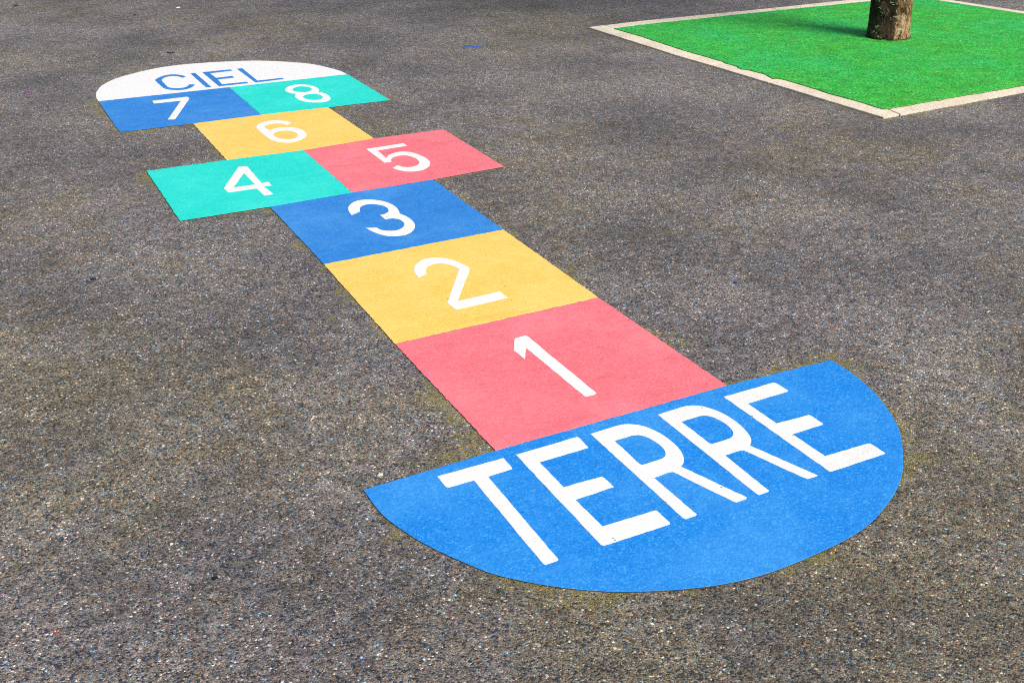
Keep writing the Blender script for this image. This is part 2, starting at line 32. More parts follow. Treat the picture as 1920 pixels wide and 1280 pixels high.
TILE={'1':[(-0.284,-0.0019),(0.2827,0.001),(0.276,0.5338),(-0.2873,0.5302)],'2':[(-0.2873,0.5302),(0.276,0.5338),(0.2795,1.0862),(-0.2806,1.0794)],'3':[(-0.2806,1.0794),(0.2795,1.0862),(0.2813,1.6191),(-0.0049,1.6204),(-0.2817,1.6122)],'4':[(-0.5608,1.6163),(-0.2817,1.6122),(-0.0049,1.6204),(-0.0026,2.1557),(-0.2808,2.1693),(-0.5583,2.1743)],'5':[(-0.0049,1.6204),(0.2813,1.6191),(0.5576,1.6346),(0.5616,2.1662),(0.2794,2.1778),(-0.0026,2.1557)],'6':[(-0.2808,2.1693),(-0.0026,2.1557),(0.2794,2.1778),(0.2742,2.6988),(-0.0036,2.7152),(-0.28,2.7159)],'7':[(-0.5578,2.7255),(-0.28,2.7159),(-0.0036,2.7152),(-0.0044,3.244),(-0.5594,3.2647)],'8':[(-0.0036,2.7152),(0.2742,2.6988),(0.5451,2.6873),(0.5444,3.2309),(-0.0044,3.244)],'TERRE':[(-0.5632,-0.0088),(-0.5629,-0.0206),(-0.5628,-0.0326),(-0.5628,-0.0445),(-0.5627,-0.0562),(-0.5624,-0.0677),(-0.562,-0.0789),(-0.5612,-0.0898),(-0.56,-0.1002),(-0.5584,-0.1102),(-0.5563,-0.1201),(-0.554,-0.1297),(-0.5514,-0.139),(-0.5487,-0.148),(-0.5461,-0.1566),(-0.5435,-0.1647),(-0.5411,-0.1724),(-0.5389,-0.1793),(-0.537,-0.1855),(-0.5351,-0.191),(-0.5332,-0.1964),(-0.5312,-0.2017),(-0.529,-0.2072),(-0.5264,-0.2132),(-0.5234,-0.22),(-0.52,-0.2276),(-0.5162,-0.2356),(-0.5122,-0.244),(-0.5079,-0.2527),(-0.5035,-0.2615),(-0.4989,-0.2703),(-0.4942,-0.279),(-0.4894,-0.2875),(-0.4848,-0.2958),(-0.4803,-0.3041),(-0.4758,-0.3122),(-0.4711,-0.3204),(-0.466,-0.3286),(-0.4604,-0.337),(-0.4541,-0.3455),(-0.447,-0.3542),(-0.4388,-0.3634),(-0.4298,-0.3729),(-0.4201,-0.3827),(-0.4099,-0.3926),(-0.3994,-0.4023),(-0.3887,-0.4119),(-0.378,-0.4209),(-0.3675,-0.4294),(-0.3571,-0.4374),(-0.3468,-0.445),(-0.3364,-0.4523),(-0.3259,-0.4593),(-0.3151,-0.4661),(-0.3038,-0.4727),(-0.2921,-0.4792),(-0.2797,-0.4857),(-0.2666,-0.4921),(-0.2525,-0.4987),(-0.2379,-0.5051),(-0.2229,-0.5114),(-0.2077,-0.5174),(-0.1926,-0.523),(-0.1778,-0.5281),(-0.1634,-0.5326),(-0.1497,-0.5365),(-0.1364,-0.5399),(-0.1233,-0.5429),(-0.1102,-0.5454),(-0.097,-0.5476),(-0.0836,-0.5493),(-0.0697,-0.5508),(-0.0553,-0.5519),(-0.0399,-0.5526),(-0.0236,-0.5528),(-0.0068,-0.5527),(0.0104,-0.5521),(0.0276,-0.5513),(0.0446,-0.5502),(0.061,-0.5491),(0.0765,-0.5478),(0.0911,-0.5464),(0.1051,-0.545),(0.1187,-0.5433),(0.1319,-0.5415),(0.1448,-0.5393),(0.1574,-0.5369),(0.1699,-0.5341),(0.1824,-0.5309),(0.1949,-0.5272),(0.2071,-0.523),(0.2193,-0.5184),(0.2312,-0.5134),(0.2429,-0.5082),(0.2544,-0.5029),(0.2656,-0.4974),(0.2766,-0.492),(0.2872,-0.4865),(0.2975,-0.4809),(0.3074,-0.4752),(0.3172,-0.4693),(0.3267,-0.4633),(0.336,-0.4571),(0.3451,-0.4506),(0.354,-0.4439),(0.3628,-0.437),(0.3713,-0.4298),(0.3795,-0.4224),(0.3875,-0.4148),(0.3954,-0.407),(0.4032,-0.3991),(0.4109,-0.391),(0.4187,-0.3828),(0.4266,-0.3744),(0.4345,-0.3657),(0.4425,-0.3569),(0.4503,-0.3478),(0.458,-0.3388),(0.4653,-0.3297),(0.4722,-0.3208),(0.4786,-0.3121),(0.4844,-0.3036),(0.4897,-0.2953),(0.4945,-0.2871),(0.4989,-0.2789),(0.5031,-0.2708),(0.5071,-0.2627),(0.5111,-0.2545),(0.5151,-0.2463),(0.519,-0.238),(0.5228,-0.2299),(0.5264,-0.2218),(0.5299,-0.2136),(0.5332,-0.2053),(0.5365,-0.1968),(0.5396,-0.1878),(0.5427,-0.1785),(0.5457,-0.1685),(0.5487,-0.1579),(0.5516,-0.1469),(0.5544,-0.1356),(0.557,-0.1241),(0.5594,-0.1128),(0.5615,-0.1016),(0.5632,-0.0909),(0.5645,-0.0805),(0.5652,-0.0704),(0.5657,-0.0606),(0.5659,-0.0508),(0.5659,-0.0411),(0.5659,-0.0313),(0.566,-0.0214),(0.5663,-0.0113),(0.2827,0.001),(-0.284,-0.0019)],'CIEL':[(-0.5592,3.2646),(-0.5583,3.29),(-0.5575,3.3158),(-0.5563,3.3414),(-0.5541,3.3662),(-0.55,3.3967),(-0.5444,3.4259),(-0.5359,3.4577),(-0.5312,3.473),(-0.526,3.4893),(-0.5202,3.5061),(-0.5138,3.5233),(-0.5067,3.5405),(-0.4989,3.5573),(-0.4903,3.5734),(-0.4821,3.587),(-0.4735,3.6004),(-0.4642,3.6136),(-0.4544,3.6266),(-0.444,3.6394),(-0.4329,3.6519),(-0.421,3.6641),(-0.4084,3.6759),(-0.3947,3.6877),(-0.3797,3.6993),(-0.3639,3.7107),(-0.3474,3.7218),(-0.3306,3.7324),(-0.3136,3.7425),(-0.2969,3.7519),(-0.2807,3.7604),(-0.2651,3.7683),(-0.25,3.7755),(-0.235,3.7821),(-0.2201,3.7881),(-0.2049,3.7933),(-0.1893,3.7978),(-0.173,3.8016),(-0.1558,3.8045),(-0.1376,3.8066),(-0.1185,3.8078),(-0.0987,3.8082),(-0.0784,3.8079),(-0.058,3.8069),(-0.0375,3.8052),(-0.0173,3.8031),(0.0025,3.8004),(0.0222,3.7971),(0.0421,3.7928),(0.062,3.7879),(0.0817,3.7824),(0.1011,3.7766),(0.1199,3.7706),(0.1379,3.7646),(0.155,3.7588),(0.1709,3.7534),(0.1859,3.748),(0.2001,3.7427),(0.2136,3.7373),(0.2268,3.7315),(0.2398,3.7252),(0.2527,3.7184),(0.2659,3.7107),(0.2791,3.7023),(0.2921,3.6933),(0.305,3.6838),(0.3177,3.6738),(0.3303,3.6633),(0.3427,3.6525),(0.3551,3.6412),(0.3673,3.6297),(0.3796,3.6177),(0.3921,3.6052),(0.4046,3.5922),(0.4169,3.5788),(0.4288,3.5653),(0.4401,3.5517),(0.4505,3.5381),(0.4599,3.5246),(0.4681,3.5112),(0.4754,3.4977),(0.4818,3.4841),(0.4877,3.4705),(0.493,3.4569),(0.498,3.4434),(0.5029,3.4299),(0.5077,3.4166),(0.5125,3.4032),(0.5171,3.3897),(0.5215,3.3761),(0.5256,3.3627),(0.5294,3.3495),(0.5328,3.3366),(0.5357,3.3241),(0.5383,3.3122),(0.541,3.2945),(0.5424,3.2781),(0.5431,3.2624),(0.5435,3.247),(0.5444,3.2313),(-0.0043,3.2445)]}
PAD=[(2.1805,3.5316),(2.1943,3.2924),(2.1888,2.8945),(2.1976,2.7199),(2.2056,2.5882),(2.1932,2.5541),(2.1996,2.5024),(2.1996,2.469),(2.1852,2.4374),(2.1853,2.4122),(2.2021,2.3805),(2.2073,2.3344),(2.2139,2.2869),(2.2021,2.2442),(2.1879,2.1952),(2.2148,2.1782),(2.2228,2.1459),(2.2218,2.1222),(2.2264,2.0481),(2.2252,1.8439),(2.2399,1.7038),(2.2412,1.5645),(2.2537,1.5596),(2.363,1.559),(2.5344,1.5689),(2.5435,1.558),(2.6001,1.5687),(2.6576,1.5682),(2.8272,1.5679),(3.0613,1.5728),(4.62,1.6632),(4.3568,3.5448),(3.9959,3.507),(3.3044,3.5362),(2.3602,3.5478)]
KERB=[[(2.0884,3.6451),(2.1022,2.7702),(2.1166,2.5725),(2.2323,2.5882),(2.2297,2.9239),(2.1981,3.5597),(2.1914,3.6498)],[(2.1165,2.5699),(2.1357,2.1589),(2.2362,2.1877),(2.2324,2.5842)],[(2.1354,2.1556),(2.1611,1.4804),(2.2459,1.483),(2.2638,1.5748),(2.2941,1.6229),(2.237,2.185)],[(2.255,1.4836),(3.2906,1.5214),(3.2598,1.6313),(2.2708,1.5758)],[(3.298,1.5217),(4.0304,1.5484),(3.9663,1.6567),(3.2669,1.6316)],[(4.0378,1.5487),(4.7208,1.5736),(4.6056,1.6804),(3.9733,1.657)],[(4.7208,1.5764),(4.581,2.571),(4.4927,2.5732),(4.6284,1.666)],[(4.5802,2.5772),(4.4296,3.6484),(4.3456,3.556),(4.4918,2.5789)],[(2.1987,3.6475),(2.1982,3.5544),(2.3762,3.5721),(3.3409,3.5559),(3.3388,3.6268),(2.4336,3.6604)],[(3.3478,3.628),(3.3486,3.5556),(4.3428,3.5532),(4.424,3.6484),(3.9296,3.6199)]]
SPOT={'spots':[(1.3121,3.5375),(1.3378,3.5083),(1.6042,3.214),(1.9748,3.5706)],'streak':[(1.3728,3.5498),(1.4191,3.6017),(1.466,3.647)],'misc':{'purple':(-0.8029,3.5891),'dk1':(-0.6531,5.9917),'dk2':(-0.0841,4.1141),'dk3':(-0.0553,5.3034),'wh':(0.2278,5.4339),'bl':(0.6467,0.4492),'lf1':(-0.8637,1.2731),'lf2':(-0.8714,-0.1374),'red':(-1.1233,-0.1566),'org':(-0.1079,-0.711),'pale':(-0.5163,0.0257),'wh2':(-0.9162,-0.0097),'leaf3':(1.3086,0.7579)}}
import numpy as np
random.seed(7); rng=np.random.default_rng(7)
PI=math.pi
def link(o):
    scene.collection.objects.link(o); return o
def tag(o,label=None,cat=None,group=None,kind=None):
    for k,v in (('label',label),('category',cat),('group',group),('kind',kind)):
        if v: o[k]=v
    return o
def empty(name,loc):
    o=bpy.data.objects.new(name,None); o.location=loc; o.empty_display_size=.1; return link(o)
def mesh_obj(name,verts,faces,mats,parent=None,midx=None,smooth=False):
    me=bpy.data.meshes.new(name); me.from_pydata(verts,[],faces)
    for m in (mats if isinstance(mats,(list,tuple)) else [mats]): me.materials.append(m)
    if midx is not None: me.polygons.foreach_set('material_index',midx)
    if smooth: me.polygons.foreach_set('use_smooth',[True]*len(faces))
    me.update(); o=bpy.data.objects.new(name,me); link(o)
    if parent:
        o.parent=parent
        o.matrix_parent_inverse=Matrix.Translation(-Vector(parent_world(parent)))
    return o
def parent_world(p):
    v=Vector(p.location)
    while p.parent:
        v=v+p.parent.location+p.matrix_parent_inverse.translation; p=p.parent
    return v
# ---------------------------------------------------------------- node helpers
class NT:
    def __init__(s,name):
        s.m=bpy.data.materials.new(name); s.m.use_nodes=True; s.t=s.m.node_tree; s.b=s.t.nodes['Principled BSDF']
        s.out=[n for n in s.t.nodes if n.type=='OUTPUT_MATERIAL'][0]
        s.pos=s.t.nodes.new('ShaderNodeNewGeometry').outputs['Position']
    def n(s,typ,**k):
        nd=s.t.nodes.new(typ)
        for a,v in k.items():
            if a.startswith('i_'): 
                key=a[2:].replace('_',' ')
                s.put(nd.inputs[key],v)
            else: setattr(nd,a,v)
        return nd
    def put(s,sock,v):
        if isinstance(v,bpy.types.NodeSocket): s.t.links.new(v,sock)
        else: sock.default_value=v
    def math(s,op,a,b=0.,c=0.,clamp=False):
        nd=s.t.nodes.new('ShaderNodeMath'); nd.operation=op; nd.use_clamp=clamp
        s.put(nd.inputs[0],a); s.put(nd.inputs[1],b); s.put(nd.inputs[2],c); return nd.outputs[0]
    def mix(s,fac,a,b,mode='MIX'):
        nd=s.t.nodes.new('ShaderNodeMix'); nd.data_type='RGBA'; nd.blend_type=mode
        s.put(nd.inputs['Factor'],fac)
        for k,v in ((6,a),(7,b)):
            if isinstance(v,tuple): v=(*v[:3],1)
            s.put(nd.inputs[k],v)
        return nd.outputs[2]
    def ramp(s,fac,stops,interp='LINEAR'):
        nd=s.t.nodes.new('ShaderNodeValToRGB'); cr=nd.color_ramp; cr.interpolation=interp
        while len(cr.elements)<len(stops): cr.elements.new(.5)
        for e,(p,c) in zip(cr.elements,stops):
            e.position=p; e.color=(*c[:3],1) if isinstance(c,tuple) else (c,c,c,1)
        s.put(nd.inputs[0],fac); return nd.outputs[0]
    def vor(s,scale,vec=None,rand=1.,dims='2D',feature='F1'):
        nd=s.n('ShaderNodeTexVoronoi',voronoi_dimensions=dims,feature=feature)
        nd.inputs['Scale'].default_value=scale; nd.inputs['Randomness'].default_value=rand
        s.t.links.new(vec or s.pos,nd.inputs['Vector']); return nd
    def noise(s,scale,detail=3.,rough=.55,vec=None,dims='3D',dist=0.):
        nd=s.n('ShaderNodeTexNoise',noise_dimensions=dims)
        nd.inputs['Scale'].default_value=scale; nd.inputs['Detail'].default_value=detail
        nd.inputs['Roughness'].default_value=rough; nd.inputs['Distortion'].default_value=dist
        s.t.links.new(vec or s.pos,nd.inputs['Vector']); return nd.outputs[0]
    def rng(s,v,a,b,c=0.,d=1.,smooth=True):
        nd=s.n('ShaderNodeMapRange',interpolation_type='SMOOTHSTEP' if smooth else 'LINEAR')
        for k,x in zip(('Value','From Min','From Max','To Min','To Max'),(v,a,b,c,d)): s.put(nd.inputs[k],x)
        return nd.outputs[0]
    def sep(s,c):
        nd=s.n('ShaderNodeSeparateColor'); s.t.links.new(c,nd.inputs[0]); return nd.outputs
    def bump(s,h,dist,strength=1.,normal=None):
        nd=s.n('ShaderNodeBump'); nd.inputs['Distance'].default_value=dist; nd.inputs['Strength'].default_value=strength
        s.t.links.new(h,nd.inputs['Height'])
        if normal: s.t.links.new(normal,nd.inputs['Normal'])
        return nd.outputs[0]
    def finish(s,col,rough,normal=None,spec=.4):
        s.put(s.b.inputs['Base Color'],(*col[:3],1) if isinstance(col,tuple) else col)
        s.put(s.b.inputs['Roughness'],rough); s.b.inputs['Specular IOR Level'].default_value=spec
        if normal: s.t.links.new(normal,s.b.inputs['Normal'])
        return s.m
    def warp(s,scale,amt):
        nd=s.n('ShaderNodeTexNoise'); nd.inputs['Scale'].default_value=scale; nd.inputs['Detail'].default_value=2
        s.t.links.new(s.pos,nd.inputs['Vector'])
        v=s.n('ShaderNodeVectorMath',operation='MULTIPLY_ADD')
        s.t.links.new(nd.outputs['Color'],v.inputs[0]); v.inputs[1].default_value=(amt,)*3; s.t.links.new(s.pos,v.inputs[2])
        return v.outputs[0]

# ---------------------------------------------------------------- materials
def mat_asphalt():
    s=NT('worn_asphalt'); w=s.warp(140,.003)
    v1=s.vor(290,w); v2=s.vor(560,w); v3=s.vor(120,w)
    c1=s.sep(v1.outputs['Color']); c2=s.sep(v2.outputs['Color']); c3=s.sep(v3.outputs['Color'])
    stops=[(0,(.006,.011,.026)),(.17,(.032,.036,.046)),(.36,(.105,.093,.082)),(.62,(.170,.153,.140)),(.88,(.225,.205,.184)),(.975,(.34,.315,.29)),(1,(.85,.82,.78))]
    stone=s.ramp(c1[0],stops)
    tint=s.ramp(c1[1],[(0,(.45,.85,1.5)),(.16,(.70,1.08,1.22)),(.35,(1,1,1)),(.6,(1.08,.97,1.02)),(.8,(1.15,1.02,.82)),(.95,(1.05,1.05,.7)),(1,(1.5,.75,.65))])
    stone=s.mix(1.,stone,tint,'MULTIPLY')
    fine=s.ramp(c2[0],[(0,(.020,.019,.022)),(.25,(.075,.066,.060)),(.6,(.160,.140,.124)),(.9,(.235,.212,.188)),(.985,(.38,.35,.31)),(1,(.80,.75,.68))])
    # where a larger stone shows or where fine chippings fill
    sel=s.rng(c1[2],.30,.40)
    col=s.mix(sel,fine,stone)
    # scattered coarse pieces, dark, pale, a rare reddish one
    big=s.math('MULTIPLY',s.rng(c3[0],.91,.94),s.math('LESS_THAN',v3.outputs['Distance'],.36))
    bcol=s.ramp(c3[1],[(0,(.012,.022,.045)),(.35,(.03,.06,.085)),(.55,(.14,.12,.11)),(.78,(.20,.18,.17)),(.93,(.50,.46,.42)),(.975,(.50,.46,.42)),(1,(.30,.10,.08))])
    col=s.mix(big,col,bcol)
    # binder between stones
    edge=s.rng(v1.outputs['Distance'],.36,.62)
    col=s.mix(s.math('MULTIPLY',edge,.4),col,(.045,.040,.034))
    # middle and large patches
    n0=s.noise(30,3,.6); col=s.mix(1.,col,s.rng(n0,.3,.7,.74,1.24),'MULTIPLY')
    nl=s.noise(1.9,5,.62); nl2=s.noise(.62,3,.55); na=s.noise(6.5,4,.6)
    patch=s.ramp(nl,[(.30,(.84,.85,.89)),(.44,(1.16,1.15,1.19)),(.56,(1.50,1.48,1.51)),(.70,(1.84,1.81,1.83))])
    col=s.mix(1.,col,patch,'MULTIPLY')
    hue=s.ramp(s.noise(.9,4,.6),[(.35,(1.0,.98,1.03)),(.5,(1.0,.985,.98)),(.65,(1.01,1.0,.93))]); col=s.mix(1.,col,hue,'MULTIPLY')
    # brown olive algae film in irregular patches
    alg=s.rng(s.math('ADD',s.math('MULTIPLY',nl2,.6),s.math('MULTIPLY',na,.4)),.455,.60)
    alg=s.math('MULTIPLY',alg,s.rng(c2[1],.1,.9,.25,1.))
    col=s.mix(s.math('MULTIPLY',alg,.85),col,s.mix(1.,col,(.88,.80,.44),'MULTIPLY'))
    # moss that grows against the raised edges of the coloured sheets
    at=s.n('ShaderNodeAttribute',attribute_name='edge_distance').outputs['Fac']
    nm=s.noise(14,4,.65); nm2=s.noise(3.1,2,.5)
    ncl=s.noise(55,3,.7); reach=s.math('MULTIPLY',s.rng(nm2,.40,.64,.10,1.),s.rng(nm,.32,.68,.0,.075)); reach=s.math('MULTIPLY',reach,s.rng(ncl,.36,.62,.15,1.45))
    mo=s.rng(s.math('SUBTRACT',at,reach),-.010,.006,1.,0.)
    mo=s.math('MULTIPLY',mo,s.rng(c2[2],.25,.65,.12,1.))
    mcol=s.mix(c2[0],(.10,.085,.012),(.36,.31,.07))
    col=s.mix(s.math('MULTIPLY',mo,.85),col,mcol)
    dirt_shade=s.rng(at,.001,.0045,1.,0.)  # crack shade painted with the dirt as a dark line along sheet edges
    col=s.mix(s.math('MULTIPLY',dirt_shade,.45),col,(.022,.020,.010))
    # height
    h=s.math('ADD',s.math('MULTIPLY',s.rng(v1.outputs['Distance'],.15,.75,1.,0.),s.math('ADD',s.math('MULTIPLY',c1[2],.8),.2)),
             s.math('MULTIPLY',s.rng(v2.outputs['Distance'],.1,.8,.45,0.),c2[2]))
    nrm=s.bump(h,.0015,1.)
    # every broken stone face has its own tilt
    tv=s.n('ShaderNodeVectorMath',operation='MULTIPLY_ADD'); s.t.links.new(v1.outputs['Color'],tv.inputs[0])
    tv.inputs[1].default_value=(.40,.40,0); tv.inputs[2].default_value=(-.20,-.20,0)
    ad=s.n('ShaderNodeVectorMath',operation='ADD'); s.t.links.new(nrm,ad.inputs[0]); s.t.links.new(tv.outputs[0],ad.inputs[1])
    nz=s.n('ShaderNodeVectorMath',operation='NORMALIZE'); s.t.links.new(ad.outputs[0],nz.inputs[0])
    rough=s.rng(c1[1],0,1,.45,.9)
    return s.finish(col,rough,nz.outputs[0],.5)

def mat_sheet(name,base,dark,light,scuff=None,seed=0.,speck=.75,patch=.32):
    """preformed coloured marking sheet with fine glass-bead grain"""
    s=NT(name)
    off=s.n('ShaderNodeVectorMath',operation='ADD'); s.t.links.new(s.pos,off.inputs[0]); off.inputs[1].default_value=(seed,seed*.7,0)
    p=off.outputs[0]
    v=s.vor(300,p); c=s.sep(v.outputs['Color']); v2=s.vor(620,p); c2=s.sep(v2.outputs['Color'])
    nf=s.noise(190,3,.7,p); nb=s.noise(3.4,4,.62,p); nc=s.noise(22,4,.65,p)
    f=s.math('ADD',s.math('MULTIPLY',c[0],.45),s.math('MULTIPLY',c2[0],.25)); f=s.math('ADD',f,s.math('MULTIPLY',nf,.3))
    f=s.math('ADD',s.math('MULTIPLY',f,.7),s.math('MULTIPLY',s.noise(75,4,.75,p),.3)); grain=s.ramp(f,[(.22,dark),(.46,base),(.56,base),(.80,light)])
    col=s.mix(speck,base,grain)
    col=s.mix(s.math('MULTIPLY',s.rng(nb,.40,.68),patch),col,light)
    col=s.mix(s.math('MULTIPLY',s.rng(nc,.42,.68),patch*.8),col,dark)
    if scuff:
        st=s.n('ShaderNodeMapping'); st.inputs['Scale'].default_value=(2.2,9,1); st.inputs['Rotation'].default_value=(0,0,-.25); s.t.links.new(p,st.inputs[0])
        ns=s.noise(1.6,5,.7,st.outputs[0])
        col=s.mix(s.math('MULTIPLY',s.rng(ns,.52,.72),.45),col,scuff)
    # tiny dark pits
    vp=s.vor(42,p); cp=s.sep(vp.outputs['Color'])
    pit=s.math('MULTIPLY',s.math('GREATER_THAN',cp[0],.978),s.math('LESS_THAN',vp.outputs['Distance'],.075))
    col=s.mix(s.math('MULTIPLY',pit,.75),col,(.03,.03,.03))
    h=s.math('ADD',s.math('MULTIPLY',v.outputs['Distance'],-.6),s.math('MULTIPLY',nf,.8))
    h=s.math('ADD',h,s.math('MULTIPLY',s.vor(150,p).outputs['Distance'],-.8))
    return s.finish(col,s.rng(c[1],0,1,.42,.75),s.bump(h,.0007,.8),.35)
def mat_plain(name,col,rough=.8,var=.25,scale=200):
    s=NT(name); n=s.noise(scale,4,.7)
    c=s.mix(1.,(*col,1),s.rng(n,.3,.7,1-var,1+var),'MULTIPLY')
    return s.finish(c,rough,s.bump(n,.001,.5))
def mat_green():
    s=NT('green_granulate'); w=s.warp(60,.006)
    v=s.vor(200,w); c=s.sep(v.outputs['Color']); v2=s.vor(90,w); c2=s.sep(v2.outputs['Color'])
    g=s.ramp(c[0],[(0,(.002,.07,.006)),(.16,(.008,.22,.014)),(.45,(.022,.41,.028)),(.75,(.04,.50,.055)),(.93,(.09,.60,.12)),(1,(.24,.72,.30))])
    g2=s.ramp(c2[0],[(0,(.014,.30,.012)),(.5,(.024,.42,.035)),(1,(.05,.53,.08))])
    col=s.mix(.30,g,g2)
    n=s.noise(2.2,4,.6); col=s.mix(1.,col,s.ramp(n,[(.3,(1.35,.93,.75)),(.48,(1.05,1,1.15)),(.68,(.8,1.03,1.9))]),'MULTIPLY')
    n2=s.noise(11,4,.65); col=s.mix(1.,col,s.rng(n2,.3,.7,.84,1.14),'MULTIPLY')
    col=s.mix(s.math('MULTIPLY',s.math('GREATER_THAN',c[1],.992),.6),col,(.34,.16,.02))
    h=s.rng(v.outputs['Distance'],.1,.8,1.,0.)
    h=s.math('ADD',h,s.math('MULTIPLY',c[2],.6))
    return s.finish(col,.75,s.bump(h,.0008,.7),.3)
def mat_stone():
    s=NT('pale_kerbstone'); v=s.vor(260,dims='3D'); c=s.sep(v.outputs['Color'])
    g=s.ramp(c[0],[(0,(.48,.41,.31)),(.3,(.70,.62,.48)),(.7,(.78,.70,.56)),(1,(.84,.79,.68))])
    g=s.mix(s.math('MULTIPLY',s.math('GREATER_THAN',c[1],.93),.5),g,(.50,.30,.22))
    n=s.noise(7,5,.65); g=s.mix(1.,g,s.ramp(n,[(.3,(.86,.84,.80)),(.55,(1,1,1)),(.75,(1.08,1.07,1.1))]),'MULTIPLY')
    n2=s.noise(30,4,.6)
    return s.finish(g,.85,s.bump(s.math('ADD',n2,s.math('MULTIPLY',c[0],.3)),.002,.5))
def mat_bark():
    s=NT('bark')
    mp=s.n('ShaderNodeMapping'); mp.inputs['Scale'].default_value=(1,1,.55); s.t.links.new(s.pos,mp.inputs[0]); q=mp.outputs[0]
    n1=s.noise(16,6,.7,q,dist=1.2); n2=s.noise(60,5,.7,q,dist=.8)
    z=s.n('ShaderNodeSeparateXYZ'); s.t.links.new(s.pos,z.inputs[0]); zz=z.outputs[2]
    base=s.ramp(n1,[(.36,(.010,.007,.005)),(.45,(.05,.028,.014)),(.50,(.15,.085,.035)),(.57,(.34,.195,.09)),(.68,(.56,.39,.26))])
    low=s.ramp(n2,[(.3,(.14,.06,.03)),(.46,(.50,.25,.13)),(.66,(.76,.48,.32))])
    lowm=s.math('MULTIPLY',s.rng(s.math('ADD',zz,s.math('MULTIPLY',n1,.10)),.09,.20,1.,0.),.7)
    col=s.mix(lowm,base,low)
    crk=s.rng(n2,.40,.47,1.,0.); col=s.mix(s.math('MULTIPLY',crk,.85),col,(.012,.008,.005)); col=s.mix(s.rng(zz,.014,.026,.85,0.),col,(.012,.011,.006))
    # shaded side of the trunk painted near-black, with a streaky border
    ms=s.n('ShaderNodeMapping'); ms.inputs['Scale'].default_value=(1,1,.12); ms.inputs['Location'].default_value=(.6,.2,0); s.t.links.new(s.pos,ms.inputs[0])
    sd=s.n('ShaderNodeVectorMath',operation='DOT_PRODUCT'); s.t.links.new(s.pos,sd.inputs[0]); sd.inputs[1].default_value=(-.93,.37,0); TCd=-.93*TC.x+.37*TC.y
    side_shade=s.rng(s.math('ADD',s.math('SUBTRACT',sd.outputs['Value'],TCd),s.math('MULTIPLY',s.math('SUBTRACT',s.noise(9,4,.65,ms.outputs[0]),.5),.22)),-.002,.020,0.,1.); col=s.mix(s.math('MULTIPLY',side_shade,.82),col,(.007,.006,.006))
    v=s.vor(34,q,dims='3D'); c=s.sep(v.outputs['Color'])
    r=s.math('ADD',v.outputs['Distance'],s.math('MULTIPLY',n2,.5))
    ml=s.n('ShaderNodeMapping'); ml.inputs['Scale'].default_value=(.7,.7,1.5); s.t.links.new(s.pos,ml.inputs[0]); lich=s.rng(s.noise(48,3,.6,ml.outputs[0],dist=.8),.625,.65,0.,1.)
    col=s.mix(s.math('MULTIPLY',lich,.9),col,s.mix(n2,(.40,.43,.27),(.72,.74,.60)))
    h=s.math('ADD',s.math('MULTIPLY',n1,1.),s.math('MULTIPLY',n2,.5))
    return s.finish(col,.9,s.bump(h,.022,.9),.2)
def mat_leaf():
    s=NT('leaf'); n=s.noise(3,3,.6); n2=s.noise(25,2,.5)
    c=s.mix(n,(.035,.085,.014),(.10,.17,.03)); c=s.mix(1.,c,s.rng(n2,.3,.7,.6,1.4),'MULTIPLY')
    s.put(s.b.inputs['Transmission Weight'],0.); return s.finish(c,.55)

TC=Vector((6.035*S,4.845*S,0)); TC=TC.lerp(Vector((CAM_POS[0],CAM_POS[1],0)),.0145); R0=.193*S
M_ASPH=mat_asphalt(); M_EDGE=mat_plain('sheet_edge_grime_shade',(.06,.052,.03),.9,.5,160)  # sheet side walls: grime plus the dark edge shade, put into the colour
COL={'yellow':((.84,.57,.125),(.76,.44,.06),(.90,.70,.25),(.78,.42,.04)),
 'pink':((.80,.175,.21),(.68,.095,.125),(.90,.31,.35),(.66,.10,.13)),
 'blue':((.022,.215,.62),(.008,.13,.51),(.12,.38,.78),(.012,.14,.48)),
 'teal':((.010,.66,.56),(.004,.51,.45),(.08,.80,.71),(.005,.55,.48)),
 'bright_blue':((.006,.225,.68),(.003,.145,.61),(.10,.42,.86),(.05,.30,.75))}
def sheet(colname,seed,**k):
    b,d,l,sc=COL[colname]; return mat_sheet(colname+'_marking_sheet',b,d,l,sc,seed,**k)
M_WHITE=mat_sheet('white_marking_sheet',(.81,.81,.79),(.68,.67,.63),(.88,.88,.87),(.60,.58,.53),3.3,speck=.7,patch=.2)
M_WHITE2=mat_sheet('white_sky_sheet',(.79,.79,.785),(.72,.71,.70),(.84,.84,.84),None,5.1,speck=.25,patch=.2)
M_BLUEL=mat_sheet('blue_letter_sheet',(.022,.19,.56),(.010,.12,.47),(.07,.30,.68),None,8.8)
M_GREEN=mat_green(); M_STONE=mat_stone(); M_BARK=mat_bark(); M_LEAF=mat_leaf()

# ---------------------------------------------------------------- ground sheet
def seg_dist(px,py,poly,inside_neg=False):
    d=np.full(px.shape,9.); n=len(poly)
    for i in range(n):
        ax,ay=poly[i]; bx,by=poly[(i+1)%n]; vx,vy=bx-ax,by-ay; L=vx*vx+vy*vy
        if L<1e-9: continue
        t=np.clip(((px-ax)*vx+(py-ay)*vy)/L,0,1); d=np.minimum(d,np.hypot(px-ax-t*vx,py-ay-t*vy))
    return d
def axis(a,b,step,far):
    dense=list(np.arange(a,b,step)); out=dense[:]; d=step; x=dense[-1]
    while x<far: d*=1.25; x+=d; out.append(x)
    d=step; x=dense[0]; pre=[]
    while x>-far: d*=1.25; x-=d; pre.append(x)
    return np.array(pre[::-1]+out)
X=axis(-1.0,4.9,.022,70); Y=axis(-.9,4.1,.022,70)
gx,gy=np.meshgrid(X,Y); gx=gx.ravel(); gy=gy.ravel(); nx=len(X); ny=len(Y)
dist=np.full(gx.shape,9.)
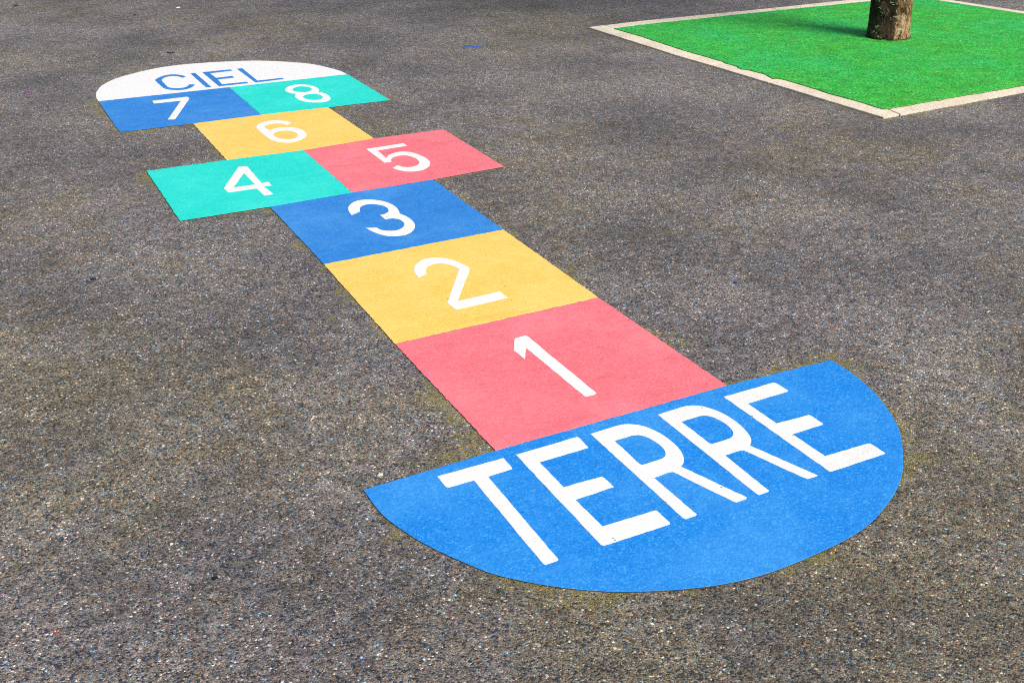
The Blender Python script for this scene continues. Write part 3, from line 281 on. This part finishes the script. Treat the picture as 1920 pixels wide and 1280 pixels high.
near=(gx>-1.3)&(gx<5.1)&(gy>-1.2)&(gy<4.3)
dn=dist[near]
for k,pl in TILE.items(): dn=np.minimum(dn,seg_dist(gx[near],gy[near],pl))
for pl in KERB: dn=np.minimum(dn,seg_dist(gx[near],gy[near],pl)+.012)
dist[near]=dn
verts=np.stack([gx,gy,0*gx],1)
i,j=np.meshgrid(np.arange(nx-1),np.arange(ny-1)); a=(j*nx+i).ravel()
faces=np.stack([a,a+1,a+1+nx,a+nx],1)
me=bpy.data.meshes.new('ground'); me.from_pydata(verts.tolist(),[],faces.tolist()); me.materials.append(M_ASPH)
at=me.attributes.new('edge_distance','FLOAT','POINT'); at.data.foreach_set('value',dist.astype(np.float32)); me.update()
ground=link(bpy.data.objects.new('ground',me)); ground['kind']='structure'

# ---------------------------------------------------------------- flat sheets
def area(p): return .5*sum(p[i][0]*p[(i+1)%len(p)][1]-p[(i+1)%len(p)][0]*p[i][1] for i in range(len(p)))
def refine(loop,step,jit):
    out=[]; n=len(loop)
    for i in range(n):
        a=Vector(loop[i]); b=Vector(loop[(i+1)%n]); L=(b-a).length; k=max(1,int(L/step)); out.append(tuple(a))
        nv=Vector((-(b-a).y,(b-a).x))/max(L,1e-6)
        for t in range(1,k):
            q=a.lerp(b,t/k)+nv*random.gauss(0,jit); out.append((q.x,q.y))
    return out
def slab(name,loops,z0,z1,mats,parent=None,step=.02,jit=.0005,inset=.0012):
    """a flat sheet with real thickness, a slightly rounded rim and ragged hand-cut edges"""
    loops=[refine(l,step,jit) for l in loops]
    rims=[]
    for li,l in enumerate(loops):
        sgn=1 if area(l)>0 else -1
        if li: sgn=-sgn
        r=[]
        for k in range(len(l)):
            p,c,q=Vector(l[k-1]),Vector(l[k]),Vector(l[(k+1)%len(l)])
            t=(q-p); t=t/max(t.length,1e-9); nrm=Vector((-t.y,t.x))*sgn
            r.append(tuple(c+nrm*inset))
        rims.append(r)
    vs=[];fs=[];mi=[];base=[]
    for l,r in zip(loops,rims):
        b=len(vs); n=len(l); base.append(b)
        vs+=[(x,y,z0) for x,y in l]+[(x,y,z1-inset*.5) for x,y in l]+[(x,y,z1) for x,y in r]
        for k in range(n):
            m=(k+1)%n
            fs.append((b+k,b+m,b+n+m,b+n+k)); mi.append(1)
            fs.append((b+n+k,b+n+m,b+2*n+m,b+2*n+k)); mi.append(0)
    tri=tessellate_polygon([[Vector((x,y,0)) for x,y in r] for r in rims])
    idx=[]
    for b,l in zip(base,loops): idx+=[b+2*len(l)+k for k in range(len(l))]
    for t in tri:
        f=[idx[q] for q in t]; A,B,C=[Vector(vs[q]) for q in f]
        if (B-A).cross(C-A).z<0: f=f[::-1]
        fs.append(tuple(f)); mi.append(0)
    return mesh_obj(name,vs,fs,mats,parent,mi)

hop=empty('hopscotch',(0,0,0))
tag(hop,'long multicoloured hopscotch court with numbers 1 to 8 between CIEL and TERRE ends','hopscotch')
ZT=.0026; ZG=.0034
spec={'1':('pink','red'),'2':('yellow','yellow'),'3':('blue','blue'),'4':('teal','turquoise'),'5':('pink','pink'),'6':('yellow','yellow'),'7':('blue','blue'),'8':('teal','turquoise')}
for i,(k,(cn,word)) in enumerate(spec.items()):
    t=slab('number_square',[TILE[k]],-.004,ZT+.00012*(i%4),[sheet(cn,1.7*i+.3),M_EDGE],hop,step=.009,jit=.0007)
    t['label']='%s hopscotch square with white number %s'%(word,k)
    gph=slab('numeral',GLYPH[k],ZT-.001,ZG,[M_WHITE,M_WHITE],t,step=.012,jit=.0004,inset=.0006); gph['label']='white number %s'%k
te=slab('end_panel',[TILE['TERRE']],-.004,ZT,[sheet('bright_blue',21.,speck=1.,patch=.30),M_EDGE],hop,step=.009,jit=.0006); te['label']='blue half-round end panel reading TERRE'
for key,ch in (('T_','T'),('E_','E'),('R_','R'),('R2','R'),('E2','E')):
    o=slab('letter',GLYPH[key],ZT-.001,ZG,[M_WHITE,M_WHITE],te,step=.012,jit=.0004,inset=.0006); o['label']='white letter %s'%ch
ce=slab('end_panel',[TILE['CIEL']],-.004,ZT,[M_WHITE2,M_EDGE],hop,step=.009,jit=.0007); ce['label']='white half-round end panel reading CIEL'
for ch in 'CIEL':
    o=slab('letter',GLYPH[ch],ZT-.001,ZG,[M_BLUEL,M_BLUEL],ce,step=.012,jit=.0004,inset=.0006); o['label']='blue letter %s'%ch

# ---------------------------------------------------------------- tree bed
bed=slab('green_surface',[PAD],-.03,.0125,[M_GREEN,mat_plain('green_edge',(.12,.10,.02),.9)],None,step=.03,jit=.0018,inset=.003); bed['kind']='structure'
klab=['pale kerbstone at the left corner of the green tree bed, nearest the hopscotch numbers',
 'short pale kerbstone with ragged green edge halfway along the left side of the green bed',
 'pale kerbstone forming the lowest corner of the green bed',
 'pale kerbstone at the lower right edge of the photo, beside the lowest corner stone',
 'pale kerbstone second along the front edge of the green bed, near the right photo edge',
 'pale kerbstone at the far right front corner of the green bed, out of view',
 'pale kerbstone on the right side of the green bed, nearer the front',
 'pale kerbstone at the top right of the photo, behind the tree trunk',
 'pale kerbstone on the back edge of the green bed, next to the left corner',
 'pale kerbstone on the back edge of the green bed, ending directly behind the tree trunk']
for pl,lb in zip(KERB,klab):
    if area(pl)<0: pl=pl[::-1]
    k=slab('kerbstone',[pl],-.08,.008,[M_STONE,M_STONE],None,step=.05,jit=.0008,inset=.002)
    tag(k,lb,'kerbstone','kerbstones framing the green tree bed')

# ---------------------------------------------------------------- tree

tree=empty('tree',TC); tag(tree,'tree with a round brown lichen-spotted trunk standing in the green bed','tree')
def tube(path,rads,seg,rough=.06,ph=0.):
    vs=[];fs=[]
    for k,(p,r) in enumerate(zip(path,rads)):
        t=(path[min(k+1,len(path)-1)]-path[max(k-1,0)]).normalized()
        a=t.cross(Vector((0,1,.01))).normalized(); b=t.cross(a).normalized()
        for q in range(seg):
            an=2*PI*q/seg
            rr=r*(1+rough*(math.sin(2*an+ph+p.z*1.1)*.5+math.sin(5*an+ph*2+p.z*2.3)*.35+math.sin(9*an-p.z*4)*.18)+.02*noise.noise(Vector((math.cos(an)*3,math.sin(an)*3,p.z*9))))
            vs.append(p+a*rr*math.cos(an)+b*rr*math.sin(an))
        if k:
            o=(k-1)*seg
            for q in range(seg): fs.append((o+q,o+(q+1)%seg,o+seg+(q+1)%seg,o+seg+q))
    fs.append(tuple(range(seg))[::-1]); e=(len(path)-1)*seg; fs.append(tuple(e+q for q in range(seg)))
    return vs,fs
path=[TC+Vector((.012*math.sin(z*1.3)-.045*z*.89,.010*math.sin(z*.9)+.045*z*.45,z)) for z in [-.03+.03*k for k in range(32)]+[.95+.12*k for k in range(20)]]
rads=[R0*(1.0+.10*math.exp(-max(p.z,0)/.03)-.10*max(0,p.z)/2.6-.045*min(1,max(0,p.z)/.4)) for p in path]
v,f=tube(path,rads,72,.05,.6)
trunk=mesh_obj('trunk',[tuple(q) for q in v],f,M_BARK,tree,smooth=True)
tops=[]
for k in range(9):
    an=k*2.4; z0=1.9+.15*k; st=TC+Vector((-.04*min(z0,3.1),.02*min(z0,3.1),min(z0,3.1)))
    L=random.uniform(1.1,1.7); up=random.uniform(.55,1.1); pts=[];
    for t in range(9):
        u=t/8; pts.append(st+Vector((math.cos(an)*L*u,math.sin(an)*L*u,L*up*u+.12*math.sin(u*5+k)))+Vector((noise.noise(Vector((k,t,0))),noise.noise(Vector((t,k,5))),0))*.12*u)
    v,f=tube(pts,[.045*(1-.8*t/8) for t in range(9)],10,.08,k)
    mesh_obj('limb',[tuple(q) for q in v],f,M_BARK,tree,smooth=True); tops+=pts[3:]
vs=[];fs=[]
clumps=[p+Vector((random.gauss(0,.28),random.gauss(0,.28),random.gauss(.12,.25))) for p in tops for _ in range(3)]
for c in clumps:
    for _ in range(46):
        d=Vector((random.gauss(0,1),random.gauss(0,1),random.gauss(0,.8))); d=d.normalized()*abs(random.gauss(.14,.09))
        p=c+d; n=Vector((random.gauss(0,1),random.gauss(0,1),random.gauss(.8,1))).normalized()
        a=n.orthogonal().normalized(); a.rotate(Matrix.Rotation(random.uniform(0,6.28),3,n)); b=n.cross(a); s=random.uniform(.028,.05); o=len(vs)
        vs+=[tuple(p-a*s),tuple(p+b*s*.55),tuple(p+a*s*1.1-n*s*.3),tuple(p-b*s*.55)]; fs.append((o,o+1,o+2,o+3))
mesh_obj('crown',vs,fs,M_LEAF,tree)

# ---------------------------------------------------------------- small things on the asphalt
def blob(cx,cy,rx,ry,ang,n=18,rag=.18):
    l=[]
    ph=random.random()*9
    for k in range(n):
        t=2*PI*k/n; r=1+rag*noise.noise(Vector((math.cos(t)*1.6+ph,math.sin(t)*1.6,ph)))*2
        x,y=rx*r*math.cos(t),ry*r*math.sin(t); l.append((cx+x*math.cos(ang)-y*math.sin(ang),cy+x*math.sin(ang)+y*math.cos(ang)))
    return l
M_BP=mat_plain('spilt_blue_paint',(.008,.10,.55),.5,.35,300); M_BP2=mat_plain('worn_blue_paint',(.10,.16,.24),.7,.5,120)
sp=SPOT['spots']; G_='blue paint spots dripped on the asphalt'
for (x,y),r,lb,m in zip(sp,(.018,.013,.007,.007),('larger bright blue paint spot on the asphalt beyond the turquoise square','smaller blue paint spot just right of the bright blue one','faint blue paint fleck on the asphalt between the drips and the green bed','faint blue paint fleck near the left corner of the kerb'),(M_BP,M_BP,M_BP2,M_BP2)):
    tag(slab('paint_spot',[blob(x,y,r*1.15,r,.5)],-.001,.0012,[m,m],None,step=.05,jit=0,inset=.0004),lb,'paint spot',G_)
sk=[Vector(q) for q in SPOT['streak']]; lft=[];rgt=[]
for k in range(15):
    u=k/14*2; a=sk[min(int(u),1)]; c=sk[min(int(u),1)+1]; q=a.lerp(c,u-min(int(u),1)); w=.002+.006*abs(math.sin(k*1.9))+(.004 if k>10 else 0)
    lft.append((q.x-w*1.1,q.y+w*.6)); rgt.append((q.x+w*1.1,q.y-w*.6))
tag(slab('paint_streak',[rgt+lft[::-1]],-.001,.001,[M_BP2,M_BP2],None,step=.05,jit=0,inset=.0003),'thin worn trail of blue paint leading away from the blue spots','paint streak')
def chip(name,xy,rx,ry,h,col,label,cat,rag=.3):
    l=blob(xy[0],xy[1],rx,ry,random.random()*3,11,rag); n=len(l); cx,cy=xy
    vs=[(a,b,0) for a,b in l]+[(cx+(a-cx)*.8,cy+(b-cy)*.8,h*random.uniform(.6,1)) for a,b in l]+[(cx,cy,h)]
    fs=[(k,(k+1)%n,n+(k+1)%n,n+k) for k in range(n)]+[(n+k,n+(k+1)%n,2*n) for k in range(n)]
    return tag(mesh_obj(name,vs,fs,mat_plain(cat.replace(' ','_')+'_surface',col,.7,.3,400)),label,cat)
Q=SPOT['misc']
chip('petal',Q['purple'],.016,.009,.004,(.22,.03,.24),'small purple petal on the asphalt left of the CIEL panel','petal')
chip('leaf_scrap',Q['dk1'],.016,.010,.006,(.012,.010,.010),'dark leaf scrap in the upper left corner of the playground','leaf')
chip('leaf_scrap',Q['dk2'],.020,.008,.005,(.015,.012,.02),'thin dark leaf scrap just beyond the white CIEL panel','leaf')
chip('leaf_scrap',Q['dk3'],.010,.008,.005,(.05,.008,.03),'tiny dark red leaf scrap far beyond the CIEL panel','leaf')
chip('pebble',Q['wh'],.012,.008,.005,(.6,.78,.75),'white pebble on the far asphalt beyond the CIEL panel','pebble')
chip('plastic_chip',Q['bl'],.008,.005,.003,(.012,.05,.30),'tiny dark blue chip on the open asphalt right of the yellow 2','chip')
chip('leaf_scrap',Q['lf1'],.009,.006,.004,(.010,.014,.03),'dark leaf scrap on the asphalt at the left, below the turquoise 4','leaf')
chip('leaf_scrap',Q['lf2'],.0055,.004,.003,(.008,.008,.010),'near-black leaf scrap on the asphalt low at the left','leaf')
chip('pebble',Q['red'],.0045,.0035,.003,(.30,.06,.05),'red pebble in the lower left corner','pebble')
chip('pebble',Q['org'],.0035,.0025,.002,(.45,.12,.03),'tiny orange pebble below the TERRE panel at the right','pebble')
chip('pebble',Q['pale'],.005,.004,.003,(.62,.62,.50),'pale beige pebble just above the left tip of the TERRE panel','pebble')
chip('pebble',Q['wh2'],.003,.0025,.002,(.6,.6,.58),'white pebble on the dark asphalt at the lower left','pebble')
